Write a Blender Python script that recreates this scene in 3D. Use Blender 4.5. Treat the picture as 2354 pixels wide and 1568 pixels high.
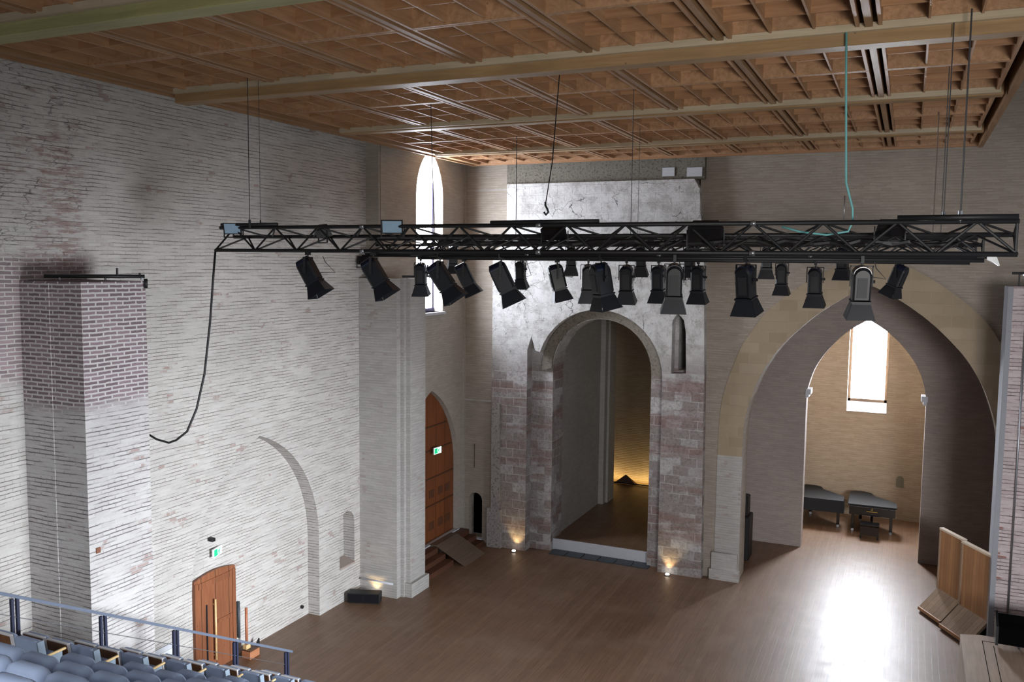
import bpy, math, random
import numpy as np
from mathutils import Vector, Matrix
from mathutils.geometry import tessellate_polygon
random.seed(7)
PI = math.pi
S = bpy.context.scene
COL = S.collection
for o in list(bpy.data.objects): bpy.data.objects.remove(o)

# ------------------------------------------------------------------ camera
FOC, YAW, PITCH, ROLL = 2024.0, 0.42338, 0.088853, 0.010615
CAM = Vector((0, 0, 9.0))
_f = Vector((-math.sin(YAW)*math.cos(PITCH), math.cos(YAW)*math.cos(PITCH), -math.sin(PITCH)))
_r = Vector((math.cos(YAW), math.sin(YAW), 0)); _u = _r.cross(_f)
RT = math.cos(ROLL)*_r + math.sin(ROLL)*_u
UP = -math.sin(ROLL)*_r + math.cos(ROLL)*_u
cd = bpy.data.cameras.new('camera'); cam = bpy.data.objects.new('camera', cd); COL.objects.link(cam)
cam.matrix_world = Matrix.Translation(CAM) @ Matrix((RT, UP, -_f)).transposed().to_4x4()
cd.sensor_width = 36; cd.lens = FOC/2354*36; cd.clip_start = .05; cd.clip_end = 300
S.camera = cam
def at(px, py, ax, v):          # point of the place seen at a pixel, on the plane axis = v
    d = RT*(px-1177) + UP*(784-py) + _f*FOC
    t = (v-CAM[ax])/d[ax]; return CAM + d*t
def px_of(p):
    q = Vector(p)-CAM; z = q.dot(_f); return (1177+FOC*q.dot(RT)/z, 784-FOC*q.dot(UP)/z, z)

# ------------------------------------------------------------------ world, daylight and added fill
S.view_settings.view_transform = 'Standard'; S.view_settings.look = 'None'
S.view_settings.exposure = 0.15; S.view_settings.gamma = 1; S.view_settings.use_curve_mapping = False
w = bpy.data.worlds.new('world'); S.world = w; w.use_nodes = True
bg = w.node_tree.nodes['Background']; bg.inputs[0].default_value = (.84, .90, 1, 1); bg.inputs[1].default_value = .21
def area(name, loc, target, sx, sy, power, col, spread=180):
    l = bpy.data.lights.new(name, 'AREA'); l.shape = 'RECTANGLE'; l.size = sx; l.size_y = sy; l.energy = power; l.color = col
    l.spread = math.radians(spread)
    o = bpy.data.objects.new(name, l); COL.objects.link(o); o.location = loc
    o.rotation_euler = (Vector(target)-Vector(loc)).to_track_quat('-Z', 'Y').to_euler(); return o
# tall nave windows on the right-hand side, outside the frame
area('daylight_right_windows', (7.5, 10.0, 3.6), (-13, 13.0, .6), 5.0, 3.0, 840, (.88, .93, 1), 60)
area('daylight_rear_windows', (7, -4, 7.5), (0.5, 24, 1.5), 5, 3.0, 260, (.95, .96, 1), 50)
area('seat_fill_light', (-1, -4, 10.5), (-8.5, 8, 3), 4, 2.5, 130, (.92, .95, 1), 60)  # added fill that brightens the seats, not a known window
area('ceiling_fill_light', (5.5, -3, 6.0), (-3, 15, 12), 5, 3, 245, (1, .96, .90), 80)  # added fill aimed up from behind the camera to light the ceiling

# ------------------------------------------------------------------ materials
def lin(c):
    return tuple(((x/255)/12.92 if x/255 <= .04045 else (((x/255)+.055)/1.055)**2.4) for x in c)+(1,)
class N:
    def __init__(s, name):
        s.m = bpy.data.materials.new(name); s.m.use_nodes = True; s.t = s.m.node_tree; s.b = s.t.nodes['Principled BSDF']
    def n(s, typ, ins=None, **kw):
        x = s.t.nodes.new(typ)
        for k, v in kw.items(): setattr(x, k, v)
        for k, v in (ins or {}).items():
            if isinstance(v, bpy.types.NodeSocket): s.t.links.new(v, x.inputs[k])
            else: x.inputs[k].default_value = v
        return x
    def math(s, op, a, b=0.0, c=None, clamp=False):
        i = {0: a, 1: b}
        if c is not None: i[2] = c
        return s.n('ShaderNodeMath', i, operation=op, use_clamp=clamp).outputs[0]
    def mix(s, f, a, b, bt='MIX'):
        x = s.n('ShaderNodeMix', None, data_type='RGBA', blend_type=bt)
        for k, v in ((0, f), (6, a), (7, b)):
            if isinstance(v, bpy.types.NodeSocket): s.t.links.new(v, x.inputs[k])
            else: x.inputs[k].default_value = v
        return x.outputs[2]
    def noise(s, vec, scale, detail=3, rough=.55, dist=0):
        return s.n('ShaderNodeTexNoise', {'Vector': vec, 'Scale': scale, 'Detail': detail, 'Roughness': rough, 'Distortion': dist}).outputs[0]
    def ramp(s, v, a, b):           # smooth 0..1 between a and b
        return s.n('ShaderNodeMapRange', {0: v, 1: a, 2: b, 3: 0.0, 4: 1.0}, interpolation_type='SMOOTHSTEP').outputs[0]
    def pos(s): return s.n('ShaderNodeNewGeometry').outputs['Position']
    def wall_uv(s):                 # (along the wall, height)
        g = s.n('ShaderNodeNewGeometry'); p = s.n('ShaderNodeSeparateXYZ', {0: g.outputs['Position']}); nn = s.n('ShaderNodeSeparateXYZ', {0: g.outputs['True Normal']})
        ax = s.math('GREATER_THAN', s.math('ABSOLUTE', nn.outputs[0]), .6)
        u = s.n('ShaderNodeMix', {0: ax, 2: p.outputs[0], 3: p.outputs[1]}, data_type='FLOAT').outputs[0]
        return u, p.outputs[0], p.outputs[1], p.outputs[2]
    def out(s, col, rough=.8, bump=None, bs=.3, bd=.02, metal=0, spec=.5):
        for k, v in (('Base Color', col), ('Roughness', rough), ('Metallic', metal), ('Specular IOR Level', spec)):
            if isinstance(v, bpy.types.NodeSocket): s.t.links.new(v, s.b.inputs[k])
            else: s.b.inputs[k].default_value = v
        if bump is not None:
            x = s.n('ShaderNodeBump', {'Height': bump, 'Strength': bs, 'Distance': bd}); s.t.links.new(x.outputs[0], s.b.inputs['Normal'])
        return s.m
def plain(name, rgb, rough=.6, metal=0, spec=.5, var=.08):
    a = N(name); tc = a.n('ShaderNodeTexCoord').outputs['Object']
    f = a.noise(tc, 9, 4); c = a.mix(f, tuple(x*(1-var) for x in lin(rgb)[:3])+(1,), tuple(min(1, x*(1+var)) for x in lin(rgb)[:3])+(1,))
    return a.out(c, rough, metal=metal, spec=spec)
def emit(name, rgb, st):
    a = N(name); a.b.inputs['Emission Color'].default_value = lin(rgb); a.b.inputs['Emission Strength'].default_value = st
    a.b.inputs['Base Color'].default_value = lin(rgb); return a.m
def brick(name, face, face2, joint, line=.55, bw=.27, bh=.07, red=.0, bare=None, barecol=(130, 116, 118), rough_zone=None, mot=.12, msz=.012, spots=.5, zonetint=None):
    """white-washed brick: thin dark joints, worn bricks; bare=(z0,z1) band where paint is gone and joints stay pale"""
    a = N(name); u, X, Y, Z = a.wall_uv()
    P = a.pos()
    wob = a.noise(P, 1.3, 2); wob2 = a.noise(P, 14, 2)
    zz = a.math('ADD', Z, a.math('ADD', a.math('MULTIPLY', wob, .05), a.math('MULTIPLY', wob2, .016)))
    vec = a.n('ShaderNodeCombineXYZ', {0: u, 1: zz, 2: 0.0}).outputs[0]
    bt = a.n('ShaderNodeTexBrick', {'Vector': vec, 'Color1': (0, 0, 0, 1), 'Color2': (1, 1, 1, 1), 'Mortar': (0, 0, 0, 1), 'Scale': 1.0, 'Mortar Size': msz, 'Mortar Smooth': .35, 'Bias': 0.0, 'Brick Width': bw, 'Row Height': bh})
    fac = bt.outputs[1]; rnd = bt.outputs[0]
    stretch = a.n('ShaderNodeMapping', {0: vec, 3: (1.2, 7, 1)}).outputs[0]
    vis = a.ramp(a.noise(stretch, 1.0, 4, .6), .38, .58)
    big = a.noise(P, .55, 5, .6)
    c = a.mix(rnd, lin(face), lin(face2))
    c = a.mix(a.math('MULTIPLY', a.ramp(big, .3, .75), mot*3), c, lin(tuple(int(v*.78) for v in face)))
    fine = a.noise(P, 24, 4, .7); c = a.mix(a.math('MULTIPLY', fine, .22), c, lin(tuple(int(v*.72) for v in face)))
    hl = a.ramp(a.math('ABSOLUTE', a.math('SUBTRACT', a.math('FRACT', a.math('DIVIDE', zz, bh)), .5)), .5-msz/bh*.85, .492)
    joint_f = a.math('MAXIMUM', hl, a.math('MULTIPLY', fac, .32))
    lv = a.math('MULTIPLY', a.math('MULTIPLY', joint_f, vis), line)
    c = a.mix(lv, c, lin(joint))
    if spots:
        sp = a.noise(stretch, 3.2, 6, .75); zone = a.ramp(a.noise(P, .45, 3), .46, .66)
        th = a.math('MULTIPLY', a.ramp(sp, .60, .68), zone)
        c = a.mix(a.math('MULTIPLY', th, spots), c, lin((92, 78, 70)))
    if red:
        rz = a.math('MULTIPLY', a.ramp(a.noise(P, 1.5, 4), .60, .66), a.ramp(rnd, .6, .7))
        rz = a.math('MULTIPLY', rz, a.math('SUBTRACT', 1.0, fac)); c = a.mix(a.math('MULTIPLY', rz, red), c, lin((138, 92, 78)))
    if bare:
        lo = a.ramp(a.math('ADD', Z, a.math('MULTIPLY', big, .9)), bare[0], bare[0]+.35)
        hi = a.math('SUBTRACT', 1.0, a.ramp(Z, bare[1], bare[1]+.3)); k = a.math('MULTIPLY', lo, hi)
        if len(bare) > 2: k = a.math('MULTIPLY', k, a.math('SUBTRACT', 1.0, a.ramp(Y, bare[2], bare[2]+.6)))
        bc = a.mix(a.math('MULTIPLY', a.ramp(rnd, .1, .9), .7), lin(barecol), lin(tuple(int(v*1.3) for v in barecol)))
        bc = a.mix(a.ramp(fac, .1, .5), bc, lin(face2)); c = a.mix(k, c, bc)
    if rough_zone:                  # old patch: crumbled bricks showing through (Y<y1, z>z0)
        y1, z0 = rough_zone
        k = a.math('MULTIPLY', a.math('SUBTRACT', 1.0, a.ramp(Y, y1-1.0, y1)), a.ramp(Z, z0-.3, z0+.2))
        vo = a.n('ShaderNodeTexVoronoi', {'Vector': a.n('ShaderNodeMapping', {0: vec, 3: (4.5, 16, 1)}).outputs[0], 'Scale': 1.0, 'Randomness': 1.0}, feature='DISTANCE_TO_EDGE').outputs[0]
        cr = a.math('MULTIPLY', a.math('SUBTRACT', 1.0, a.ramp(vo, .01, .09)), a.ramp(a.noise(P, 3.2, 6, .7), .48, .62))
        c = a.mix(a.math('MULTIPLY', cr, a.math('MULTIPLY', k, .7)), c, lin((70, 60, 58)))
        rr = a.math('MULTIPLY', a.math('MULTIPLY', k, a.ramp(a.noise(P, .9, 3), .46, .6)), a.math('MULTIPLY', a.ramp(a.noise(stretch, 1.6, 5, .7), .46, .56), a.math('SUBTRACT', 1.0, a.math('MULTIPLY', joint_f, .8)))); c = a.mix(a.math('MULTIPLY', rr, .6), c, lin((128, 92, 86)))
    h = a.math('ADD', a.math('MULTIPLY', a.math('SUBTRACT', 1.0, joint_f), .6), a.math('MULTIPLY', fine, .8))
    return a.out(c, .88, h, .45, .02, spec=.2)
def stone_patch():
    a = N('portal_stone'); u, X, Y, Z = a.wall_uv(); P = a.pos()
    vec = a.n('ShaderNodeCombineXYZ', {0: a.math('ADD', u, a.math('MULTIPLY', a.noise(P, 3, 2), .06)), 1: a.math('ADD', Z, a.math('MULTIPLY', a.noise(P, 2.3, 2), .07)), 2: 0.0}).outputs[0]
    bt = a.n('ShaderNodeTexBrick', {'Vector': vec, 'Color1': (0, 0, 0, 1), 'Color2': (1, 1, 1, 1), 'Mortar': (.5, .5, .5, 1), 'Scale': 1.0, 'Mortar Size': .014, 'Mortar Smooth': .3, 'Brick Width': .46, 'Row Height': .27, })
    r, fac = bt.outputs[0], bt.outputs[1]
    c = a.mix(a.math('MULTIPLY', a.ramp(r, .35, .75), a.ramp(a.noise(P, .9, 3), .3, .6)), lin((150, 142, 138)), lin((192, 189, 188)))
    rows = a.noise(a.n('ShaderNodeMapping', {0: vec, 3: (.25, 2.2, 1)}).outputs[0], 1.0, 3, .6)
    c = a.mix(a.math('MULTIPLY', a.ramp(rows, .5, .62), .65), c, lin((140, 112, 106)))
    rg = a.noise(P, 16, 5, .75); c = a.mix(a.math('MULTIPLY', a.ramp(rg, .46, .62), .45), c, lin((92, 84, 80)))
    c = a.mix(a.math('MULTIPLY', a.math('MULTIPLY', fac, a.ramp(a.noise(P, 1.4, 3), .4, .6)), .5), c, lin((205, 203, 200)))
    # pale plaster above
    pl = a.mix(a.ramp(a.noise(P, 2.6, 7, .75), .40, .66), lin((210, 209, 207)), lin((172, 169, 165)))
    sp = a.noise(P, 9.0, 7, .82, .8); zone = a.ramp(a.noise(P, .8, 3), .30, .52)
    pl = a.mix(a.math('MULTIPLY', a.math('MULTIPLY', a.ramp(sp, .575, .64), zone), .8), pl, lin((58, 52, 48)))
    vo = a.n('ShaderNodeTexVoronoi', {'Vector': a.n('ShaderNodeMapping', {0: a.n('ShaderNodeVectorMath', {0: P, 1: a.n('ShaderNodeVectorMath', {0: a.n('ShaderNodeTexNoise', {'Vector': P, 'Scale': 2.5, 'Detail': 4.0}).outputs[1], 3: .5}, operation='SCALE').outputs[0]}, operation='ADD').outputs[0], 3: (1.9, 1.9, 1.9)}).outputs[0], 'Scale': 1.0}, feature='DISTANCE_TO_EDGE').outputs[0]
    ck = a.math('MULTIPLY', a.math('SUBTRACT', 1.0, a.ramp(vo, .004, .02)), a.ramp(a.noise(P, 1.1, 3), .48, .6))
    pl = a.mix(a.math('MULTIPLY', ck, .8), pl, lin((66, 60, 56)))
    k = a.ramp(a.math('ADD', Z, a.math('MULTIPLY', a.noise(P, 1.3, 6, .7), 2.6)), 6.9, 7.9)
    c = a.mix(k, c, pl)
    h = a.math('ADD', a.math('MULTIPLY', a.math('SUBTRACT', 1.0, fac), .4), a.math('SUBTRACT', rg, a.math('MULTIPLY', sp, .6)))
    return a.out(c, .9, h, .6, .04, spec=.2)
def rubble(name, c1, c2, dark):
    a = N(name); P = a.pos(); c = a.mix(a.noise(P, 5, 5, .7), lin(c1), lin(c2))
    sp = a.noise(P, 15, 6, .8); c = a.mix(a.math('MULTIPLY', a.ramp(sp, .5, .62), .8), c, lin(dark))
    return a.out(c, .95, sp, .7, .05, spec=.15)
def wood(name, c1, c2, rough=.5, axis=1, sc=1.0, knots=.25, plank=None, spec=.4, coords='Object'):
    a = N(name)
    tc = a.n('ShaderNodeTexCoord').outputs['Object'] if coords == 'Object' else a.pos()
    oi = a.n('ShaderNodeObjectInfo').outputs['Random']
    sh = a.n('ShaderNodeVectorMath', {0: tc, 1: a.n('ShaderNodeCombineXYZ', {0: a.math('MULTIPLY', oi, 31.0), 1: a.math('MULTIPLY', oi, 17.0), 2: 0.0}).outputs[0]}, operation='ADD').outputs[0] if coords == 'Object' else tc
    s = [14*sc]*3; s[axis] = .9*sc
    g = a.noise(a.n('ShaderNodeMapping', {0: sh, 3: tuple(s)}).outputs[0], 1.0, 5, .65, .4)
    c = a.mix(a.ramp(g, .3, .7), lin(c1), lin(c2))
    big = a.noise(sh, .9*sc, 3); c = a.mix(a.math('MULTIPLY', a.ramp(big, .4, .7), .35), c, lin(tuple(int(v*.75) for v in c1)))
    if knots:
        vo = a.n('ShaderNodeTexVoronoi', {'Vector': a.n('ShaderNodeMapping', {0: sh, 3: (3.2, 3.2, 3.2)}).outputs[0], 'Scale': 1.0}).outputs[0]
        c = a.mix(a.math('MULTIPLY', a.math('SUBTRACT', 1.0, a.ramp(vo, .03, .07)), knots*2), c, lin(tuple(int(v*.4) for v in c1)))
    hgt = g
    if plank:                      # (pitch, axis index across the boards)
        p = a.n('ShaderNodeSeparateXYZ', {0: tc}); q = a.math('DIVIDE', p.outputs[plank[1]], plank[0])
        fr = a.math('FRACT', q); ed = a.math('ABSOLUTE', a.math('SUBTRACT', fr, .5)); line = a.ramp(ed, .465, .495)
        idn = a.n('ShaderNodeTexWhiteNoise', {1: a.math('FLOOR', q)}, noise_dimensions='1D').outputs[0]
        c = a.mix(a.math('MULTIPLY', idn, .35), c, lin(tuple(int(v*.7) for v in c1))); c = a.mix(a.math('MULTIPLY', line, .8), c, lin(tuple(int(v*.3) for v in c1)))
    return a.out(c, rough, hgt, .08, .01, spec=spec)
def floor_mat():
    a = N('stage_floor_boards'); P = a.pos(); p = a.n('ShaderNodeSeparateXYZ', {0: P})
    q = a.math('DIVIDE', p.outputs[0], .14); idn = a.n('ShaderNodeTexWhiteNoise', {1: a.math('FLOOR', q)}, noise_dimensions='1D').outputs[0]
    ed = a.ramp(a.math('ABSOLUTE', a.math('SUBTRACT', a.math('FRACT', q), .5)), .455, .495)
    g = a.noise(a.n('ShaderNodeMapping', {0: P, 3: (30, 1.2, 1)}).outputs[0], 1.0, 5, .65)
    c = a.mix(a.ramp(g, .3, .7), lin((108, 82, 62)), lin((130, 101, 78)))
    c = a.mix(a.math('MULTIPLY', idn, .35), c, lin((86, 58, 39)))
    c = a.mix(a.math('MULTIPLY', ed, .55), c, lin((40, 30, 22)))
    b = a.noise(P, .8, 5, .65); c = a.mix(a.math('MULTIPLY', a.ramp(b, .45, .7), .4), c, lin((134, 112, 92)))
    sc = a.noise(a.n('ShaderNodeMapping', {0: P, 3: (3, 26, 1), 2: (0, 0, .5)}).outputs[0], 1.0, 6, .8)
    sc2 = a.math('MULTIPLY', a.ramp(sc, .71, .74), .6); c = a.mix(sc2, c, lin((176, 162, 146)))
    sp = a.noise(P, 38, 2, .5); c = a.mix(a.math('MULTIPLY', a.ramp(sp, .68, .72), .35), c, lin((50, 38, 28)))
    ro = a.math('ADD', .27, a.math('MULTIPLY', a.noise(P, 2.5, 5, .7), .30))
    h = a.math('SUBTRACT', a.math('MULTIPLY', g, .25), ed)
    return a.out(c, ro, h, .10, .01, spec=.55)
M = dict(
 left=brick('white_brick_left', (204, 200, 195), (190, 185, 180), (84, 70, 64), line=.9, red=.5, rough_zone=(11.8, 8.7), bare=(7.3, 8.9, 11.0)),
 pier=brick('pier_brick', (204, 201, 199), (192, 187, 185), (78, 66, 64), line=.95, red=.5, bare=(6.9, 9.3), barecol=(114, 100, 104), msz=.016),
 fpier=brick('far_pier_brick', (190, 187, 183), (176, 172, 168), (110, 102, 96), line=.45, red=.3, spots=.6),
 doorwall=brick('door_wall_brick', (184, 176, 166), (172, 163, 152), (120, 108, 96), line=.3, spots=.3),
 back=brick('back_wall_brick', (172, 162, 150), (158, 147, 135), (112, 98, 84), line=.5, spots=.2),
 beige=brick('ring_brick', (176, 160, 138), (160, 144, 120), (128, 110, 88), line=.3, spots=.1, bw=.5, bh=.3),
 chapel=brick('chapel_brick', (178, 162, 142), (164, 148, 128), (106, 88, 68), line=.5, spots=.3),
 inner=brick('transept_brick', (172, 160, 154), (158, 147, 142), (108, 98, 92), line=.4, spots=.15),
 corr=brick('corridor_plaster', (168, 164, 158), (158, 152, 146), (120, 112, 104), line=.2, spots=.1),
 redbrick=brick('right_pier_brick', (216, 202, 202), (196, 176, 178), (70, 58, 60), line=1.0, red=.8, bw=.26, bh=.085, msz=.018, spots=.5),
 stone=stone_patch(), rub=rubble('rubble_stone', (140, 136, 126), (112, 106, 96), (56, 50, 44)),
 ring=rubble('arch_ring_stone', (150, 142, 132), (128, 120, 110), (96, 88, 80)),
 rub2=rubble('rough_pale_stone', (176, 172, 168), (150, 142, 138), (90, 80, 76)),
 grey=plain('grey_render', (150, 152, 158), .85, spec=.2),
 plaster=plain('pale_plaster', (196, 198, 204), .85, spec=.2), sill=plain('sill_stone', (160, 146, 138), .85, spec=.2),
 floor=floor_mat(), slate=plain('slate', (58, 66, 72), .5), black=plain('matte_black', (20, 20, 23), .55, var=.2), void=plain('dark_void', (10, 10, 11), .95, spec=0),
 lamp=plain('black_lamp_paint', (15, 16, 21), .42, spec=.4, var=.15), flap=plain('barn_door_paint', (20, 22, 28), .45, spec=.35), dome=plain('blue_sheen_cap', (14, 24, 44), .22, spec=.8),
 steel=plain('galvanised_steel', (150, 152, 156), .35, .8), rail=plain('grey_rail_paint', (112, 122, 140), .4, .35), raild=plain('dark_post_paint', (52, 56, 78), .4, .2),
 wire=plain('steel_rope', (58, 58, 60), .5, .3), green=plain('green_cable', (40, 122, 112), .5), cyan=plain('pale_blue_rope', (110, 178, 180), .5),
 fin=wood('coffer_timber', (186, 146, 110), (158, 120, 88), .5, 1), finx=wood('coffer_fin_timber', (176, 134, 98), (150, 110, 78), .5, 0),
 cback=wood('coffer_backing', (142, 104, 76), (120, 84, 58), .6, 0), beam=wood('ceiling_beam_timber', (166, 136, 98), (148, 118, 82), .5, 0, knots=.4), beamg=wood('aged_beam_timber', (170, 166, 118), (150, 148, 100), .5, 0, knots=.4),
 joist=wood('ceiling_joist_timber', (166, 132, 98), (142, 108, 76), .5, 1), ledger=wood('pale_ledger_timber', (196, 182, 156), (178, 162, 136), .45, 0, knots=.1),
 slot=plain('ceiling_void', (28, 24, 22), .95, spec=.05),
 door=wood('red_brown_door_timber', (146, 92, 62), (126, 76, 50), .5, 2, plank=(.42, 1)), gdoor=wood('tall_door_timber', (142, 82, 46), (122, 68, 38), .5, 2, plank=(.56, 1)), dark=wood('dark_oak', (92, 62, 44), (76, 50, 36), .5, 2),
 patch=wood('dark_panel_square', (104, 66, 46), (90, 56, 38), .5, 2, knots=0),
 screen=wood('screen_veneer', (178, 132, 92), (164, 118, 80), .45, 2, knots=0, plank=(.115, 0)), screenf=wood('screen_foot_veneer', (168, 142, 118), (154, 128, 104), .5, 1, knots=0, plank=(.2, 0)), pale=wood('pale_edge_timber', (226, 208, 184), (212, 192, 166), .5, 0, knots=0),
 seatb=plain('blue_grey_fabric', (160, 174, 200), .85, spec=.15, var=.1), shell=wood('seat_shell_veneer', (126, 86, 58), (110, 72, 48), .45, 2, knots=0), edge=plain('pale_seat_edge', (232, 230, 230), .4), arm=wood('beech_armrest', (226, 196, 146), (208, 176, 122), .4, 1, knots=0), sidep=plain('grey_blue_side', (128, 142, 156), .6), tier=plain('dark_tier_carpet', (58, 54, 54), .9),
 ramp=wood('grey_ramp_boards', (112, 96, 82), (98, 82, 70), .55, 1, knots=0), plat=wood('platform_boards', (158, 136, 116), (142, 120, 102), .5, 1, knots=0), step=wood('step_boards', (96, 62, 46), (80, 52, 38), .5, 1, knots=0),
 cloth=plain('black_piano_cover', (26, 26, 28), .7, spec=.3), lacq=plain('black_lacquer', (12, 12, 14), .12, spec=.8, var=.02), gold=plain('gold_inlay', (196, 160, 70), .35, .8),
 glass=plain('floodlight_glass', (150, 176, 196), .12, .1, .9), white=plain('white_plastic', (224, 226, 226), .5), win=emit('bright_overcast_pane', (236, 243, 255), 30), winc=emit('chapel_daylight_pane', (240, 246, 255), 112),
 frame=plain('violet_grey_frame', (70, 66, 110), .5), frameb=plain('brown_window_frame', (96, 78, 62), .5),
 exitg=emit('exit_green', (20, 170, 110), 1.2), exitw=emit('exit_white', (214, 255, 236), 1.6), bulb=emit('lamp_white', (255, 244, 225), 14), warm=emit('warm_strip_light', (255, 205, 110), 9),
)

# ------------------------------------------------------------------ mesh builders
def fin_mesh(name, vs, fs, mat, smooth=False):
    me = bpy.data.meshes.new(name); me.from_pydata([tuple(v) for v in vs], [], fs); me.validate(); 
    if mat: me.materials.append(mat)
    if smooth:
        for p in me.polygons: p.use_smooth = True
    me.update(); return me
class MB:
    def __init__(s): s.v = []; s.f = []
    def add(s, vs, fs):
        k = len(s.v); s.v += [Vector(v) for v in vs]; s.f += [tuple(i+k for i in f) for f in fs]; return s
    def box(s, x0, x1, y0, y1, z0, z1, b=0):
        if b <= 0:
            return s.add([(x, y, z) for x in (x0, x1) for y in (y0, y1) for z in (z0, z1)], [(0, 1, 3, 2), (4, 6, 7, 5), (0, 4, 5, 1), (2, 3, 7, 6), (0, 2, 6, 4), (1, 5, 7, 3)])
        # bevelled in plan and top: octagonal rings
        rings = []
        for z, i in ((z0, b), (z0+b, 0), (z1-b, 0), (z1, b)):
            a = i; X0, X1, Y0, Y1 = x0+a, x1-a, y0+a, y1-a
            rings.append([(X0+b, Y0, z), (X1-b, Y0, z), (X1, Y0+b, z), (X1, Y1-b, z), (X1-b, Y1, z), (X0+b, Y1, z), (X0, Y1-b, z), (X0, Y0+b, z)])
        return s.loft(rings)
    def loft(s, rings, caps=True):
        n = len(rings[0]); vs = [p for r in rings for p in r]; fs = []
        for k in range(len(rings)-1):
            for i in range(n):
                j = (i+1) % n; fs.append((k*n+i, k*n+j, (k+1)*n+j, (k+1)*n+i))
        if caps: fs += [tuple(range(n))[::-1], tuple((len(rings)-1)*n+i for i in range(n))]
        return s.add(vs, fs)
    def tube(s, pts, r, n=8, caps=True):
        pts = [Vector(p) for p in pts]; rings = []; prev = None
        for i, p in enumerate(pts):
            d = (pts[min(i+1, len(pts)-1)]-pts[max(i-1, 0)]).normalized()
            a = prev if prev is not None else (Vector((0, 0, 1)) if abs(d.z) < .9 else Vector((1, 0, 0)))
            x = (a - d*a.dot(d)).normalized(); prev = x; y = d.cross(x); rr = r[i] if isinstance(r, (list, tuple)) else r
            rings.append([p+x*rr*math.cos(2*PI*k/n)+y*rr*math.sin(2*PI*k/n) for k in range(n)])
        return s.loft(rings, caps)
    def prism(s, poly, ax, c0, c1):     # 2D polygon (in the other two axes) pulled along an axis
        def P(a, b, c):
            return {0: (c, a, b), 1: (a, c, b), 2: (a, b, c)}[ax]
        n = len(poly); vs = [P(a, b, c0) for a, b in poly]+[P(a, b, c1) for a, b in poly]
        tri = tessellate_polygon([[Vector((a, b, 0)) for a, b in poly]])
        fs = [tuple(t) for t in tri]+[tuple(i+n for i in t)[::-1] for t in tri]+[(i, (i+1) % n, (i+1) % n+n, i+n) for i in range(n)]
        return s.add(vs, fs)
    def xf(s, m, start=0):
        for i in range(start, len(s.v)): s.v[i] = m @ s.v[i]
        return s
    def build(s, name, mat, parent=None, loc=None, smooth=False, kind=None, label=None, cat=None, group=None, fix=True):
        import bmesh
        me = fin_mesh(name, s.v, s.f, mat, smooth)
        if fix:
            bm = bmesh.new(); bm.from_mesh(me); bmesh.ops.recalc_face_normals(bm, faces=bm.faces); bm.to_mesh(me); bm.free()
        o = bpy.data.objects.new(name, me); COL.objects.link(o)
        if parent: o.parent = parent
        if loc: o.location = loc
        tag(o, label, cat, group, kind); return o
def tag(o, label=None, cat=None, group=None, kind=None):
    if label: o['label'] = label
    if cat: o['category'] = cat
    if group: o['group'] = group
    if kind: o['kind'] = kind
    return o
def thing(name, loc, label, cat, group=None, rz=0):
    o = bpy.data.objects.new(name, None); o.empty_display_size = .2; COL.objects.link(o); o.location = loc; o.rotation_euler = (0, 0, rz)
    return tag(o, label, cat, group)
def copy_tree(o, parent=None):
    c = o.copy(); COL.objects.link(c); c.parent = parent
    for ch in list(o.children):
        if ch.name in bpy.data.objects: copy_tree(ch, c)
    return c
def slab(name, outline, holes, ax, c0, c1, mat, parent=None, kind='structure'):
    """wall slab with openings; outline and holes are 2D loops in (other axis, z)"""
    loops = [outline]+list(holes); vs2 = [p for l in loops for p in l]
    tri = tessellate_polygon([[Vector((a, b, 0)) for a, b in l] for l in loops])
    P = (lambda a, b, c: (c, a, b)) if ax == 0 else ((lambda a, b, c: (a, c, b)) if ax == 1 else (lambda a, b, c: (a, b, c)))
    n = len(vs2); vs = [P(a, b, c0) for a, b in vs2]+[P(a, b, c1) for a, b in vs2]
    fs = [tuple(t) for t in tri]+[tuple(i+n for i in t)[::-1] for t in tri]; k = 0
    for l in loops:
        m = len(l)
        for i in range(m): a, b = k+i, k+(i+1) % m; fs.append((a, b, b+n, a+n))
        k += m
    mb = MB(); mb.add(vs, fs); return mb.build(name, mat, parent, kind=kind)
def rect(a0, a1, b0, b1): return [(a0, b0), (a1, b0), (a1, b1), (a0, b1)]
def round_arch(c, hw, z0, zs, n=16):            # semicircular head
    return [(c-hw, z0)]+[(c-hw*math.cos(PI*i/n), zs+hw*math.sin(PI*i/n)) for i in range(n+1)]+[(c+hw, z0)]
def seg_arch(c, hw, z0, zs, rise, n=10):
    return [(c-hw, z0)]+[(c-hw*math.cos(PI*i/n), zs+rise*math.sin(PI*i/n)) for i in range(n+1)]+[(c+hw, z0)]
def smooth(p, n=5):
    out = []
    for i in range(len(p)-1):
        a, b, c, d = p[max(i-1, 0)], p[i], p[i+1], p[min(i+2, len(p)-1)]
        for k in range(n):
            t = k/n; out.append(tuple(.5*(2*b[j]+(c[j]-a[j])*t+(2*a[j]-5*b[j]+4*c[j]-d[j])*t*t+(3*b[j]-a[j]-3*c[j]+d[j])*t**3) for j in (0, 1)))
    return out+[p[-1]]
def pointed(c, hw, z0, zs, top, n=9):           # two arcs meeting at the apex
    h = top-zs; R = (hw*hw+h*h)/(2*hw); pts = [(c-hw, z0)]; a1 = math.asin(min(1, h/R))
    for i in range(n+1): t = a1*i/n; pts.append((c-hw+R-R*math.cos(t), zs+R*math.sin(t)))
    for i in range(n-1, -1, -1): t = a1*i/n; pts.append((c+hw-R+R*math.cos(t), zs+R*math.sin(t)))
    return pts+[(c+hw, z0)]

# ------------------------------------------------------------------ the hall
mb = MB(); mb.box(-14.2, 9, 2, 36, -.3, 0); mb.build('floor', M['floor'], kind='structure')
H = 14.0
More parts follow.
